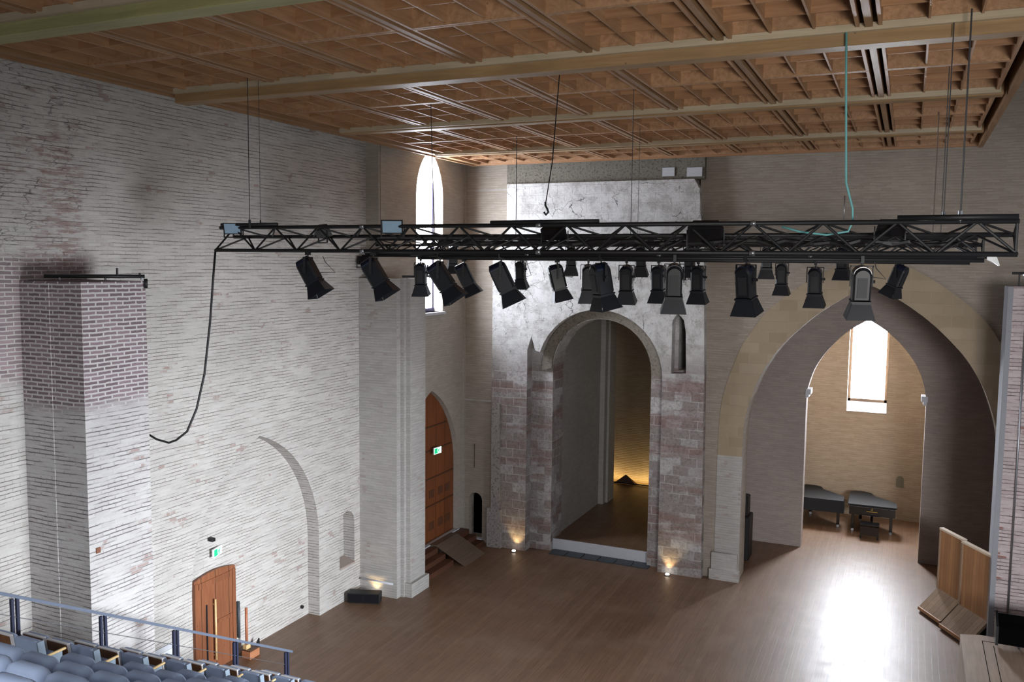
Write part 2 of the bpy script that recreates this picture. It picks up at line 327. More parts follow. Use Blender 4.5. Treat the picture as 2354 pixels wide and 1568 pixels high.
# left wall: blind pointed arch and a little arched niche cut into it
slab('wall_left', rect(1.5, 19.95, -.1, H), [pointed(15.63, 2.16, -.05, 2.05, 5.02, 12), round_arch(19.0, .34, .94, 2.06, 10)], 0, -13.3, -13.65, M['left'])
mb = MB(); mb.box(-13.95, -13.65, 1.5, 20.2, 0, H); mb.build('wall_left_recess', M['left'], kind='structure')
mb = MB(); mb.loft([[(-13.64, 18.66, .9), (-13.28, 18.66, .9), (-13.28, 18.66, .95), (-13.64, 18.66, 1.06)], [(-13.64, 19.34, .9), (-13.28, 19.34, .9), (-13.28, 19.34, .95), (-13.64, 19.34, 1.06)]]); mb.build('trim_1', M['sill'], kind='structure')
# near pier
mb = MB(); mb.box(-13.3, -11.9, 9.86, 11.15, 0, 8.62); mb.box(-13.3, -12.62, 9.845, 9.86, 0, 8.60); mb.build('wall_pier_near', M['pier'], kind='structure')
# far pier, stepped in plan
def jag(x, y0, y1, zt, seed):
    random.seed(seed); 
mb = MB(); mb.box(-13.3, -12.13, 19.6, 20.75, 0, 8.55); mb.box(-12.13, -12.02, 19.78, 20.75, 0, 8.55); mb.box(-12.02, -11.9, 19.9, 20.7, 0, 8.55)
mb.box(-12.06, -11.8, 19.82, 20.75, 0, .38); mb.build('wall_pier_far', M['fpier'], kind='structure')
# door wall
slab('wall_left_door', rect(19.95, 25.3, 0, H), [pointed(22.82, 1.70, .45, 2.6, 5.15, 12), pointed(22.69, .78, 7.5, 10.9, 12.25, 10)], 0, -12.9, -13.4, M['doorwall'])
mb = MB(); mb.box(-13.5, -13.4, 20.5, 25.2, 0, 7); mb.build('wall_left_door_backing', M['void'], kind='structure')
# back wall: corner bay
slab('wall_back_corner', rect(-13.4, -11.2, 0, H), [round_arch(-12.45, .235, .17, 1.37, 10), rect(-12.53, -12.49, 2.42, 3.2)], 1, 24.9, 25.25, M['back'])
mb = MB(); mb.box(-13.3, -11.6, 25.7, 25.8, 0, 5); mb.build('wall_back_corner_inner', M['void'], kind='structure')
mb = MB(); mb.box(-12.75, -12.16, 24.72, 24.9, 0, .16); mb.build('trim_2', M['plaster'], kind='structure')
mb = MB(); mb.box(-12.9, -12.84, 24.80, 24.9, 0, H); mb.build('trim_3', M['doorwall'], kind='structure')
mb = MB(); mb.box(-12.9, -11.75, 24.87, 24.9, 4.60, 4.64); mb.box(-12.9, -11.4, 24.88, 24.9, 11.22, 11.25); mb.build('trim_4', M['fpier'], kind='structure')
# portal patch
out = [(-11.82, -.1), (-5.10, -.1), (-5.18, 5.9), (-5.28, 9.0), (-5.30, 9.8), (-5.42, 10.4), (-5.46, 11.1), (-5.62, 11.38), (-11.36, 11.38), (-11.36, 9.6), (-11.82, 9.3)]
arc = [(-8.34-1.96*math.cos(PI*i/20), 5.68+1.96*math.sin(PI*i/20)) for i in range(21)]
op = [(-10.62, -.05), (-10.62, 6.35), (-10.49, 6.76), (-10.36, 6.33)]+[p for p in arc if p[1] > 6.15 or p[0] > -8]+[(-6.38, -.05)]
slot_ = [(-6.13, 5.88), (-6.13, 7.40), (-5.98, 7.62), (-5.80, 7.42), (-5.74, 7.1), (-5.70, 5.9)]
slab('wall_back_portal', out, [op, slot_], 1, 24.72, 25.1, M['stone'])
ins = round_arch(-8.36, 1.55, -.05, 5.79, 20)
slab('wall_back_portal_order', [(-10.9, -.1), (-5.6, -.1), (-5.6, 8.0), (-10.9, 8.0)], [ins, [(-6.02, 5.95), (-6.02, 7.5), (-5.76, 7.5), (-5.76, 5.95)]], 1, 25.1, 26.0, M['stone'])
mb = MB(); mb.prism([(-8.36-1.57*math.cos(PI*i/20), 5.79+1.57*math.sin(PI*i/20)) for i in range(21)]+[(-8.34+1.94*math.cos(PI*i/20), 5.68+1.94*math.sin(PI*i/20)) for i in range(21)], 1, 25.02, 25.1); mb.build('trim_5', M['ring'], kind='structure')
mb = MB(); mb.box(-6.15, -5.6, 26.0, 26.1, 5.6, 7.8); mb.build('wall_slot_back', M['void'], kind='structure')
# irregular quoins on the portal: lighter and redder blocks standing a little proud
random.seed(5)
for k, (a0, a1) in enumerate([(-10.6, -10.32), (-11.5, -10.66), (-6.36, -5.2)]): pass
mb = MB(); mb.box(-11.9, -11.42, 24.60, 24.72, 0, 1.25); mb.box(-11.78, -11.5, 24.64, 24.72, 1.25, 4.6); mb.build('wall_back_portal_plinth', M['rub2'], kind='structure')
mb = MB(); mb.box(-11.4, -5.35, 24.8, 25.2, 11.38, H); mb.build('wall_back_rubble_band', M['rub'], kind='structure')
mb = MB(); mb.box(-5.85, -5.42, 24.78, 24.82, 11.45, 11.7); mb.box(-6.55, -6.2, 24.78, 24.82, 11.48, 11.72); mb.build('trim_6', M['plaster'], kind='structure')
# main back wall with the great pointed arch
LP = [(-4.10, -.05), (-4.11, 3.6), (-4.05, 4.73), (-3.76, 5.74), (-3.46, 6.34), (-3.08, 6.88), (-2.36, 7.60), (-1.55, 8.18), (-.93, 8.50)]
LP = [LP[0]]+smooth(LP[1:])
RP = [(2*-.93-x, z) for x, z in LP[:-1]][::-1]
slab('wall_back', rect(-5.5, 9, -.1, H), [LP+RP], 1, 25.0, 25.9, M['back'])
mb = MB(); mb.box(-13.4, -5.32, 25.2, 25.5, 10.5, H); mb.build('wall_back_upper', M['back'], kind='structure')
OP = [(-4.79, 3.6), (-4.71, 5.18), (-4.28, 6.60), (-3.97, 7.15), (-3.52, 7.78), (-2.62, 8.52), (-1.75, 9.02), (-.93, 9.32)]
IP = [(-4.11, 3.6), (-4.05, 4.73), (-3.76, 5.74), (-3.46, 6.34), (-3.08, 6.88), (-2.36, 7.60), (-1.55, 8.18), (-.93, 8.50)]
OP, IP = smooth(OP), smooth(IP)
mir = lambda l: [(-1.86-x, z) for x, z in l[:-1]][::-1]
mb = MB(); mb.prism(IP+mir(IP)+(OP+mir(OP))[::-1], 1, 24.975, 25.05); mb.build('trim_7', M['beige'], kind='structure')
mb = MB(); mb.box(-4.79, -4.10, 24.97, 25.05, 0, 3.6); mb.box(-4.85, -4.12, 24.86, 25.0, 0, .78); mb.box(-4.9, -4.06, 24.82, 25.0, 0, .3); mb.build('trim_8', M['fpier'], kind='structure')
# transept behind the arch
slab('wall_transept', rect(-5.2, 3.4, -.1, 9.6), [[(-2.83, -.05)]+smooth([(-2.83, 5.04), (-2.62, 5.76), (-2.25, 6.38), (-1.72, 6.96), (-1.10, 7.38)])+smooth([(-1.10, 7.38), (-.48, 6.96), (.06, 6.38), (.42, 5.76), (.60, 5.04)])[1:]+[(.60, -.05)]], 1, 29.0, 29.5, M['inner'])
mb = MB(); mb.box(-5.2, -4.95, 25.9, 29.0, 0, 9.6); mb.build('wall_transept_left', M['inner'], kind='structure')
mb = MB(); mb.box(3.1, 3.4, 25.9, 29.0, 0, 9.6); mb.build('wall_transept_right', M['inner'], kind='structure')
mb = MB(); mb.box(-5.2, 3.4, 25.9, 29.5, 9.6, 9.8); mb.build('ceiling_transept', M['inner'], kind='structure')
mb = MB(); mb.box(-2.86, -2.70, 28.94, 29.5, 4.95, 5.12); mb.box(-2.86, -2.76, 28.97, 29.5, 4.85, 4.95); mb.box(.46, .64, 28.94, 29.5, 4.95, 5.12); mb.box(.52, .62, 28.97, 29.5, 4.85, 4.95); mb.build('trim_9', M['plaster'], kind='structure')
# chapel
slab('wall_chapel', rect(-4.6, 2.2, 0, 8.6), [pointed(-1.23, .66, 3.8, 6.6, 7.7, 8)], 1, 33.7, 34.2, M['chapel'])
mb = MB(); mb.box(-4.6, -3.75, 29.5, 33.7, 0, 8.6); mb.build('wall_chapel_left', M['chapel'], kind='structure')
mb = MB(); mb.box(1.45, 2.2, 29.5, 33.7, 0, 8.6); mb.build('wall_chapel_right', M['chapel'], kind='structure')
mb = MB(); mb.box(-4.6, 2.2, 29.5, 34.2, 8.6, 8.8); mb.build('ceiling_chapel', M['chapel'], kind='structure')
mb = MB(); mb.prism([(33.68, 3.8), (34.15, 3.8), (34.15, 4.2)], 0, -1.89, -.57); mb.build('trim_10', M['plaster'], kind='structure')
mb = MB(); mb.prism(round_arch(-.01, .125, 1.2, 1.48, 8), 1, 33.66, 33.72); mb.build('wall_safe', plain('grey_green_hatch', (112, 108, 92), .8), label=None, kind='structure').name = 'trim_11'
# windows
wp = MB(); wp.prism(pointed(-1.23, .62, 4.2, 6.6, 7.66, 8), 1, 34.16, 34.19); o = wp.build('window_1', M['winc'], kind='structure')
fr = MB(); fr.box(-1.89, -1.80, 34.05, 34.14, 4.1, 7.2); fr.box(-.66, -.57, 34.05, 34.14, 4.1, 7.2); fr.box(-1.89, -.57, 34.05, 34.14, 4.12, 4.22); fr.build('window_frame', M['frameb'], o)
wp = MB(); wp.prism(pointed(22.69, .78, 7.5, 10.9, 12.25, 10), 0, -13.34, -13.3); o = wp.build('window_2', M['win'], kind='structure')
fr = MB(); fr.box(-13.27, -13.22, 21.92, 21.97, 7.5, 11.4); fr.box(-13.27, -13.22, 23.40, 23.46, 7.5, 11.4); fr.box(-13.28, -13.2, 21.92, 23.47, 7.5, 7.6); fr.box(-13.27, -13.23, 21.92, 23.47, 9.35, 9.39); fr.build('window_frame', M['frame'], o)
mb = MB(); mb.box(-13.2, -12.82, 21.85, 23.55, 7.42, 7.5); mb.build('trim_12', M['plaster'], kind='structure')
# corridor behind the portal
mb = MB(); mb.box(-9.98, -6.0, 25.35, 26.0, 0, .30); mb.box(-12.6, -6.0, 26.0, 33.1, 0, .30); mb.build('floor_corridor', M['floor'], kind='structure')
mb = MB(); mb.box(-9.98, -6.72, 25.30, 25.36, 0, .34); mb.build('trim_13', M['plaster'], kind='structure')
mb = MB(); mb.box(-10.4, -9.98, 26.0, 30.2, 0, 9); mb.build('wall_corridor_left', M['corr'], kind='structure')
mb = MB(); mb.box(-10.4, -9.72, 30.2, 30.9, 0, 9); mb.box(-9.98, -9.80, 29.9, 30.2, 0, 9); mb.build('wall_corridor_pillar', M['corr'], kind='structure')
mb = MB(); mb.box(-6.3, -6.0, 26.0, 34, 0, 9); mb.build('wall_corridor_right', M['corr'], kind='structure')
mb = MB(); mb.box(-12.6, -6.0, 33.6, 33.8, -.3, 9); mb.build('wall_corridor_back', M['chapel'], kind='structure')
mb = MB(); mb.box(-12.8, -12.6, 30.5, 33.8, -.3, 9); mb.build('wall_corridor_far_left', M['corr'], kind='structure')
mb = MB(); mb.box(-12.8, -6.0, 26.0, 33.8, 8.6, 8.8); mb.build('ceiling_corridor', M['inner'], kind='structure')
for k in range(6):
    x0 = -9.85+.53*k
    MB().box(x0, x0+.50, 24.80, 25.28, 0, .02).build('slate_slab', M['slate'], label='dark slate slab at the foot of the portal step, %s from the left' % ['first', 'second', 'third', 'fourth', 'fifth', 'sixth'][k], cat='slab', group='slate slabs before the portal step')
# right pier
mb = MB(); mb.box(2.06, 4.6, 22.9, 23.7, 0, 8.58); mb.box(2.9, 4.6, 22.7, 22.9, 0, 8.58); mb.build('wall_pier_right', M['redbrick'], kind='structure')
mb = MB(); mb.box(2.03, 2.06, 22.88, 23.72, 0, 8.58); mb.box(2.03, 2.14, 22.85, 22.9, 0, 8.58); mb.build('trim_14', M['grey'], kind='structure')

mb = MB(); mb.box(-14.2, 9, 9, 25.9, H, H+.2); mb.build('ceiling_vault', M['inner'], kind='structure')
# ------------------------------------------------------------------ timber ceiling
CZ = 12.0
colx = [1.22, -.62, -2.47, -4.32, -6.18, -8.05, -9.98, -12.05]
beams = [7.95, 12.4, 17.45, 21.95]
mb = MB(); mb.box(-12.4, 1.4, 2.0, 24.55, CZ+.34, CZ+.42); ceil = mb.build('ceiling', M['slot'], kind='structure')
def panel(wd, ln):
    key = (round(wd, 2), round(ln, 2))
    if key in PC: return PC[key]
    r = MB(); hw, hl = wd/2, ln/2; t = .045; d = .27
    r.box(-hw, -hw+t, -hl, hl, 0, d); r.box(hw-t, hw, -hl, hl, 0, d); r.box(-hw+t, hw-t, -hl, -hl+t, 0, d); r.box(-hw+t, hw-t, hl-t, hl, 0, d)
    for i in (1, 2): x = -hw+wd*i/3; r.box(x-.014, x+.014, -hl+t, hl-t, .025, d)
    me = fin_mesh('coffer_panel', r.v, r.f, M['fin'])
    q = MB()
    for i in (1, 2): y = -hl+ln*i/3; q.box(-hw+t, hw-t, y-.012, y+.012, .06, d)
    me2 = fin_mesh('cross_fin', q.v, q.f, M['finx'])
    b = MB(); b.box(-hw, hw, -hl, hl, d, d+.02); me3 = fin_mesh('backing_board', b.v, b.f, M['cback'])
    PC[key] = (me, me2, me3); return PC[key]
PC = {}
rows = []
ys = [4.1-.02]+beams+[24.5]
for i in range(len(ys)-1):
    a, b = ys[i]+.17, ys[i+1]-.17
    if i == len(ys)-2: b = ys[-1]
    if i == 0: a = 2.2
    m = (a+b)/2; rows += [(a, m-.012), (m+.012, b)]
for (a, b) in rows:
    for c in range(7):
        x1, x0 = colx[c]-.11, colx[c+1]+.11
        if c == 0: x1 = colx[0]
        mes = panel(x1-x0, b-a)
        o = bpy.data.objects.new('coffer_panel', mes[0]); COL.objects.link(o); o.parent = ceil; o.location = ((x0+x1)/2, (a+b)/2, CZ)
        for me, nm in ((mes[1], 'cross_fin'), (mes[2], 'backing_board')):
            p = bpy.data.objects.new(nm, me); COL.objects.link(p); p.parent = o
for x in colx[1:-1]:
    for i in range(len(ys)-1):
        a, b = ys[i]+.15, ys[i+1]-.15
        if i == 0: a = 2.2
        MB().box(x-.045, x+.045, a, b, CZ-.01, CZ+.2).build('joist', M['joist'], ceil)
for i, y in enumerate(beams):
    g = M['beamg'] if i == 0 else M['beam']
    bw_, dr = (.15, .2) if i < 2 else (.13, .07)
    mb = MB(); mb.box(-12.25, 1.3, y-bw_, y+bw_, CZ-dr, CZ+.3, .012); be = mb.build('ceiling_beam', g, ceil)
    mb = MB(); mb.box(-12.2, 1.25, y-.23, y-.15, CZ-.045, CZ+.05); mb.build('ledger', M['ledger'], be)
mb = MB(); mb.box(-12.42, -12.2, 2, 24.6, CZ-.02, CZ+.3); mb.box(-12.46, -12.40, 2, 24.62, CZ-.06, CZ+.3); mb.build('edge_board', M['joist'], ceil)
mb = MB(); mb.box(1.36, 1.46, 2, 24.62, CZ-.08, CZ+.32); mb.build('edge_board', M['joist'], ceil)
mb = MB(); mb.box(-12.42, 1.42, 24.52, 24.6, CZ-.05, CZ+.3); mb.build('edge_board', M['finx'], ceil)

# ------------------------------------------------------------------ trusses
def truss(Y, x0, x1, zb, zt, label, dirc=1, hd=.34):
    t = thing('lighting_truss', ((x0+x1)/2, Y, zb), label, 'truss', 'lighting trusses hung under the ceiling')
    cx = (x0+x1)/2; zm = zb+(zt-zb)*.62
    A = lambda x: Vector((x-cx, 0, zt-zb)); B = lambda x: Vector((x-cx, 0, 0)); Cc = lambda x: Vector((x-cx, hd*dirc, zm-zb))
    for f in (A, B, Cc): MB().tube([f(x0+(.12 if f is not B else 0)), f(x1)], .031, 8).build('chord', M['black'], t, smooth=True)
    n = int(round((x1-x0)/.86)); p = (x1-x0)/n
    for k in range(n):
        xa, xm, xb = x0+p*k, x0+p*(k+.5), x0+p*(k+1)
        MB().tube([B(xa), A(xm)], .018, 6).tube([A(xm), B(xb)], .018, 6).build('brace', M['black'], t)
        MB().tube([Cc(xa+.1), A(xm)], .015, 6).tube([A(xm), Cc(xb)], .015, 6).build('brace', M['black'], t)
        MB().tube([B(xa), Cc(xm)], .015, 6).tube([Cc(xm), B(xb)], .015, 6).build('brace', M['black'], t)
    for xe in (x1-.02,): MB().tube([B(xe), A(xe)], .016, 6).tube([B(xe), Cc(xe)], .014, 6).tube([A(xe), Cc(xe)], .014, 6).build('end_frame', M['black'], t)
    for j in range(1, 4):
        x = x0+(x1-x0)*j/4
        [MB().tube([q+Vector((-.035, -.01, 0)), q+Vector((.035, -.01, 0))], .037, 8).build('coupler', M['steel'], t, smooth=True) for q in (A(x), B(x))]
    return t
tA = truss(12.0, -11.13, 1.14, 9.16, 9.55, 'long black triangular lighting truss nearest the camera, spanning from the left wall to the right')
xs = lambda px, Y: at(px, 600, 1, Y).x
truss(15.0, xs(945, 15), xs(2262, 15), 9.14, 9.47, 'black lighting truss behind the front one, second of three from the camera')
truss(19.6, xs(840, 19.6), xs(2245, 19.6), 9.20, 9.56, 'black lighting truss farthest from the camera, nearest the stone portal')
def bar(p0, p1, r, name, label, mat=M['black'], cat='pipe', group=None):
    p0, p1 = Vector(p0), Vector(p1); c = (p0+p1)/2
    o = MB().tube([p0-c, p1-c], r, 10).build(name, mat, None, c, True, None, label, cat, group); return o
# lighting bars slung under the trusses
bar((xs(1008, 12.15), 12.12, 9.085), (xs(2262, 12.15), 12.12, 9.085), .026, 'lighting_bar', 'long black pipe slung directly under the nearest truss, carrying the big spotlights')
bar((xs(960, 15), 15.02, 9.07), (xs(2230, 15), 15.02, 9.07), .03, 'lighting_bar', 'black pipe slung under the middle truss, half hidden by the front pipe')
bar((at(512, 520, 1, 12).x, 11.97, 9.60), (at(640, 520, 1, 12).x, 11.97, 9.60), .028, 'spreader_tube', 'short black tube on top of the front truss at its left end', cat='pipe')
bar((at(1130, 520, 1, 12).x, 11.97, 9.595), (at(1378, 520, 1, 12).x, 11.97, 9.60), .028, 'spreader_tube', 'short black tube on top of the front truss near its middle, before the stone portal', cat='pipe')
bar((at(2062, 520, 1, 12).x, 11.97, 9.60), (at(2340, 520, 1, 12).x, 11.97, 9.60), .034, 'spreader_tube', 'short black tube on top of the front truss at its right end', cat='pipe')

bar((xs(832, 19.6), 19.62, 9.14), (xs(2200, 19.6), 19.62, 9.14), .03, 'lighting_bar', 'black pipe slung under the farthest truss, low behind the others')
bar((xs(1030, 19.6), 19.62, 9.50), (xs(2200, 19.6), 19.62, 9.50), .025, 'lighting_bar', 'black pipe along the top of the farthest truss')
# ------------------------------------------------------------------ spotlights
def arch_ring(hw, zt, zb, y, n=10, r=None):
    r = r or hw*.95
    pts = [(-hw, y, zb)]
    pts += [(-r*math.cos(PI*i/n)*(hw/r), y, zt-r+r*math.sin(PI*i/n)) for i in range(n+1)]
    return pts+[(hw, y, zb)]
def make_spot():
    t = thing('spotlight', (0, 0, 0), 'x', 'spotlight', 'theatre spotlights hung from the trusses')
    y = MB(); hw = .140
    y.box(-hw, -hw+.012, -.02, .02, -.30, -.03); y.box(hw-.012, hw, -.02, .02, -.30, -.03); y.box(-hw, hw, -.02, .02, -.045, -.03)
    y.tube([(0, 0, -.03), (0, 0, .03)], .012, 6); y.build('yoke', M['black'], t)
    c = MB(); c.box(-.02, .02, -.035, .035, .0, .05); c.box(-.02, .02, -.045, -.03, .0, .09); c.box(-.02, .02, .03, .045, .0, .07); c.build('hook_clamp', M['black'], t)
    h = MB(); z0 = .20                      # local origin of the head at the pivot
    rings = [arch_ring(.085, z0-.04, -.22, -.135), arch_ring(.108, z0, -.24, -.108), arch_ring(.112, z0, -.24, .09), arch_ring(.09, z0-.04, -.22, .125)]
    h.loft(rings); head = h.build('housing', M['lamp'], t, (0, 0, -.235))
    d = MB(); rr = [[(x*1.01, yy, zz+.004) for x, yy, zz in arch_ring(.109, z0+.002, z0-.09, yy2, 10) for yy in (yy2,)] for yy2 in (-.112, .095)]
    d.loft(rr); d.build('cap', M['dome'], head, smooth=False)  # blue in the cap colour stands in for the sheen on the dome
    v = MB(); v.box(-.06, .06, -.143, -.130, -.19, .06); v.build('back_plate', M['black'], head)
    g = MB(); g.box(-.122, .122, -.135, .122, -.262, -.24); g.box(-.112, .112, -.12, .112, -.28, -.262); g.build('lens_rim', M['flap'], head)
    for i, (ax, ay) in enumerate(((0, -1), (0, 1), (1, 0), (-1, 0))):
        f = MB(); L = .21; fl = .30; w1, w2 = .112, .176; c1, s1 = math.cos(fl), math.sin(fl)
        pts = [(-w1, 0, 0), (w1, 0, 0), (w2, L*s1, -L*c1), (-w2, L*s1, -L*c1)]
        if i >= 2: pts = [(-w1*.95, 0, 0), (w1*.95, 0, 0), (w2*.95, L*s1, -L*c1), (-w2*.95, L*s1, -L*c1)]
        nrm = Vector((0, c1, s1))*.006
        f.add([Vector(p) for p in pts]+[Vector(p)+nrm for p in pts], [(0, 1, 2, 3), (4, 7, 6, 5), (0, 4, 5, 1), (1, 5, 6, 2), (2, 6, 7, 3), (3, 7, 4, 0)])
        a = {0: PI, 1: 0, 2: -PI/2, 3: PI/2}[i]
        f.xf(Matrix.Translation((ax*.110, ay*.112, -.275)) @ Matrix.Rotation(a, 4, 'Z')); f.build('barn_door', M['flap'], head)
    k = MB(); k.tube([(.11, 0, 0), (.165, 0, 0)], .02, 8); k.build('tilt_knob', M['black'], t, (0, 0, -.235)); return t
spot0 = make_spot(); first = [True]
ordn = ['first', 'second', 'third', 'fourth', 'fifth', 'sixth', 'seventh', 'eighth', 'ninth', 'tenth', 'eleventh', 'twelfth', 'thirteenth', 'fourteenth', 'fifteenth', 'sixteenth']
# (px, Y, tilt, azimuth, scale, raise)
SA = [(708, 12.0, 30, -80, 1, 0), (858, 12.0, 32, -78, 1, 0), (1003, 12.0, 34, -78, 1, 0), (1145, 12.0, 26, -72, 1, 0), (1376, 12.0, 12, -40, 1, 0), (1546, 12.0, 10, 15, 1, 0), (1712, 12.0, 12, -10, 1, 0), (1981, 12.0, 8, 10, 1, 0)]
SB = [(966, 15.0, 8, 20, .95, 0), (1066, 15.0, 26, -72, .95, 0), (1280, 15.0, 14, -60, 1, 0), (1352, 15.0, 10, 20, 1, .02), (1440, 15.0, 10, 10, 1, 0), (1514, 15.0, 8, 0, .95, 0), (1605, 15.0, 6, 0, .95, 0), (1875, 15.0, 8, 0, .95, 0)]
SC = [(1040, 19.6, 6, 40, 1, .22), (1196, 19.6, 10, 10, 1, .1), (1312, 19.6, 10, 20, 1, .36), (1472, 19.6, 10, 10, 1, .36), (1584, 19.6, 8, 0, 1, .34), (1762, 19.6, 8, 10, 1, .33), (1798, 19.6, 6, 0, 1, .06), (1936, 19.6, 8, -10, 1, .31), (2068, 19.6, 22, 60, 1, 0)]
def place_spots(lst, tname, zh, dy):
    for i, (px, Y, tilt, az, sc, up) in enumerate(lst):
        o = spot0 if first[0] else copy_tree(spot0); first[0] = False
        o.location = (xs(px, Y), Y+dy, zh+(.35 if up > .2 else 0))
        if px < 1000 and Y == 12: o.location = (xs(px, Y), 12.0, 9.09)
        o.rotation_euler = (0, 0, math.radians(az)); o.scale = (sc, sc, sc)
        h = [c for c in o.children if c.name.startswith('housing')][0]; h.rotation_euler = (math.radians(tilt), 0, 0)
        lean = 'tilted right' if az < -50 else ('tilted left' if az > 50 else 'pointing down')
        o['label'] = 'black barn-door spotlight %s, %s from the left on the %s truss' % (lean, ordn[i], tname)
place_spots(SA, 'nearest', 9.04, .12); place_spots(SB, 'middle', 9.01, .02); place_spots(SC, 'farthest', 9.08, .02)
def flood(px, py, Y, rz, rx, label, s=1.0, lit=True):
    p = at(px, py, 1, Y); t = thing('floodlight', p, label, 'floodlight', 'small floodlights on the trusses', rz)
    b = MB(); w2, h2 = .16*s, .10*s
    b.loft([[(-w2, -.06, -h2), (w2, -.06, -h2), (w2, -.06, h2), (-w2, -.06, h2)], [(-w2*.7, .08*s, -h2*.6), (w2*.7, .08*s, -h2*.6), (w2*.7, .08*s, h2*.6), (-w2*.7, .08*s, h2*.6)]]); o = b.build('casing', M['black'], t); o.rotation_euler = (rx, 0, 0)
    g = MB(); g.box(-w2*.86, w2*.86, -.067, -.058, -h2*.84, h2*.84); g.build('glass', M['glass'] if lit else M['lamp'], o)
    q = MB(); q.box(-w2-.015, -w2, -.01, .01, -.16*s, .02); q.box(w2, w2+.015, -.01, .01, -.16*s, .02); q.box(-w2-.015, w2+.015, -.01, .01, -.17*s, -.155*s); q.build('bracket', M['black'], t)
flood(537, 524, 12, .35, .25, 'small black floodlight with pale glass on top of the front truss, far left end')
flood(903, 520, 12, .35, .2, 'small black floodlight with pale glass on the front truss left of the tall window', 1.1)
flood(742, 533, 12.2, 2.6, -.5, 'dark floodlight lying face down on the front truss, between the two pale ones', 1.1, False)
flood(834, 600, 19.6, 1.2, -.4, 'small black floodlight clamped at the left end of the farthest truss', 1.1, False)
flood(1622, 532, 12.15, .2, .9, 'large dark floodlight on the front truss above the slot window', 1.5, False)
flood(1275, 533, 12.2, .2, .9, 'dark floodlight on the front truss above the portal arch', 1.2, False)
flood(2046, 524, 12.2, .2, 1.0, 'dark floodlight on the front truss near its right end', 1.1, False)
t = thing('floodlight', at(2272, 597, 1, 12.1), 'pale grey curved shade light at the right end of the front pipe', 'floodlight')
b = MB(); b.loft([[(-.02, -.08, .06), (-.02, .08, .06), (-.02, .06, .0), (-.02, -.06, .0)], [(.08, -.09, .04), (.08, .09, .04), (.05, .07, -.03), (.05, -.07, -.03)], [(.12, -.09, -.07), (.12, .09, -.07), (.11, .08, -.075), (.11, -.08, -.075)]]); b.build('shade', M['white'], t)
MB().tube([(-.12, 0, .03), (0, 0, .03)], .02, 8).build('bracket', M['black'], t)
# cable trunks and wiring on the trusses
for i, (a, b2, Y, zz, n) in enumerate([(1010, 2200, 12.25, 9.30, 'front'), (1060, 2200, 15.2, 9.36, 'middle')]):
    pts = []; random.seed(3+i); x0, x1 = xs(a, Y), xs(b2, Y)
    for k in range(40): pts.append((x0+(x1-x0)*k/39, Y+random.uniform(-.04, .04), zz+random.uniform(-.03, .03)))
    MB().tube(pts, .032, 6).build('cable_bundle', M['black'], label='thick black bundle of lamp cables lying along the %s truss' % n, cat='cable')
for j, (px, py0, py1, Y, dx) in enumerate([(742, 588, 630, 12, .25), (1210, 600, 640, 15, .1), (2010, 600, 640, 12, .14), (1310, 600, 640, 12, -.12), (1560, 600, 650, 12, .15)]):
    Y = 12.12 if Y == 12 else 15.02; p0 = at(px, py0-8, 1, Y); p0.z = 9.075; q = at(px, py1, 1, Y)
    MB().tube([p0, p0+Vector((dx*.2, 0, -.1)), (p0+q)/2+Vector((dx, 0, -.12)), q+Vector((-dx*.3, 0, .02)), q+Vector((-dx*.6, 0, .08))], .006, 6).build('lamp_lead', M['black'], label='thin black lamp lead looping below the truss beside the %s' % ['leftmost big spotlight', 'far small spotlight before the portal', 'rightmost big spotlight', 'fifth big spotlight', 'sixth big spotlight'][j], cat='cable')
# suspension cables
def hang(px, py0, py1, Y, r, label, mat=M['wire'], fit=True, slack=0):
    a = at(px, py0, 1, Y); b = at(px, py1, 1, Y); b.z = 9.54 if Y < 13 else (9.47 if Y < 17 else 9.56); top = Vector((a.x, Y, CZ+.1)) if py0 > 60 else Vector((a.x, Y, CZ+.1))
    x = (at(px, (py0+py1)/2, 1, Y)).x; p = [Vector((x, Y, CZ+.05)), Vector((x+slack*.4, Y, (CZ+b.z)/2)), Vector((x+slack, Y, b.z))]
    o = MB().tube(p, r, 6).build('suspension_cable', mat, label=label, cat='cable', group='wires holding the trusses')
    if fit: MB().tube([(x+slack, Y, b.z), (x+slack, Y, b.z+.14)], r*3, 8).build('turnbuckle', M['steel'] if px > 2000 else M['black'], o)
hang(572, 240, 528, 11.95, .007, 'thin steel cable at the far left end of the front truss')
hang(597, 245, 525, 12.1, .004, 'very thin wire just right of the leftmost suspension cable')
hang(874, 300, 520, 19.6, .006, 'thin cable above the left end of the farthest truss', fit=False)
hang(990, 290, 530, 15.0, .008, 'slightly bowed cable crossing the tall bright window', slack=.1, fit=False)
hang(1187, 350, 520, 19.6, .010, 'thin dark cable over the left part of the plastered stone patch', fit=False)
hang(1453, 260, 515, 15.0, .006, 'thin cable over the middle of the plastered stone patch', fit=False)
hang(1468, 360, 515, 19.6, .005, 'fainter thin wire just right of the middle cable on the stone patch', fit=False)
hang(2220, 60, 500, 12.0, .010, 'grey steel cable with turnbuckle near the right end of the front truss')
hang(2181, 60, 500, 12.2, .007, 'thin cable with turnbuckle left of the rightmost cable')
hang(2150, 310, 540, 19.6, .010, 'reddish wire behind the right end of the front truss', plain('rusty_wire', (104, 86, 76), .6), fit=False)
hang(2170, 240, 540, 15.1, .007, 'thin wire between the rusty one and the turnbuckle pair', fit=False)
x = at(1256, 400, 1, 12.1).x; o = MB().tube([(x, 12.6, CZ), (x-.03, 12.4, 10.5), (x-.05, 12.2, 9.85)], .009, 6).build('hook_cable', M['black'], label='black cable ending in a hook above the middle of the front truss', cat='cable')
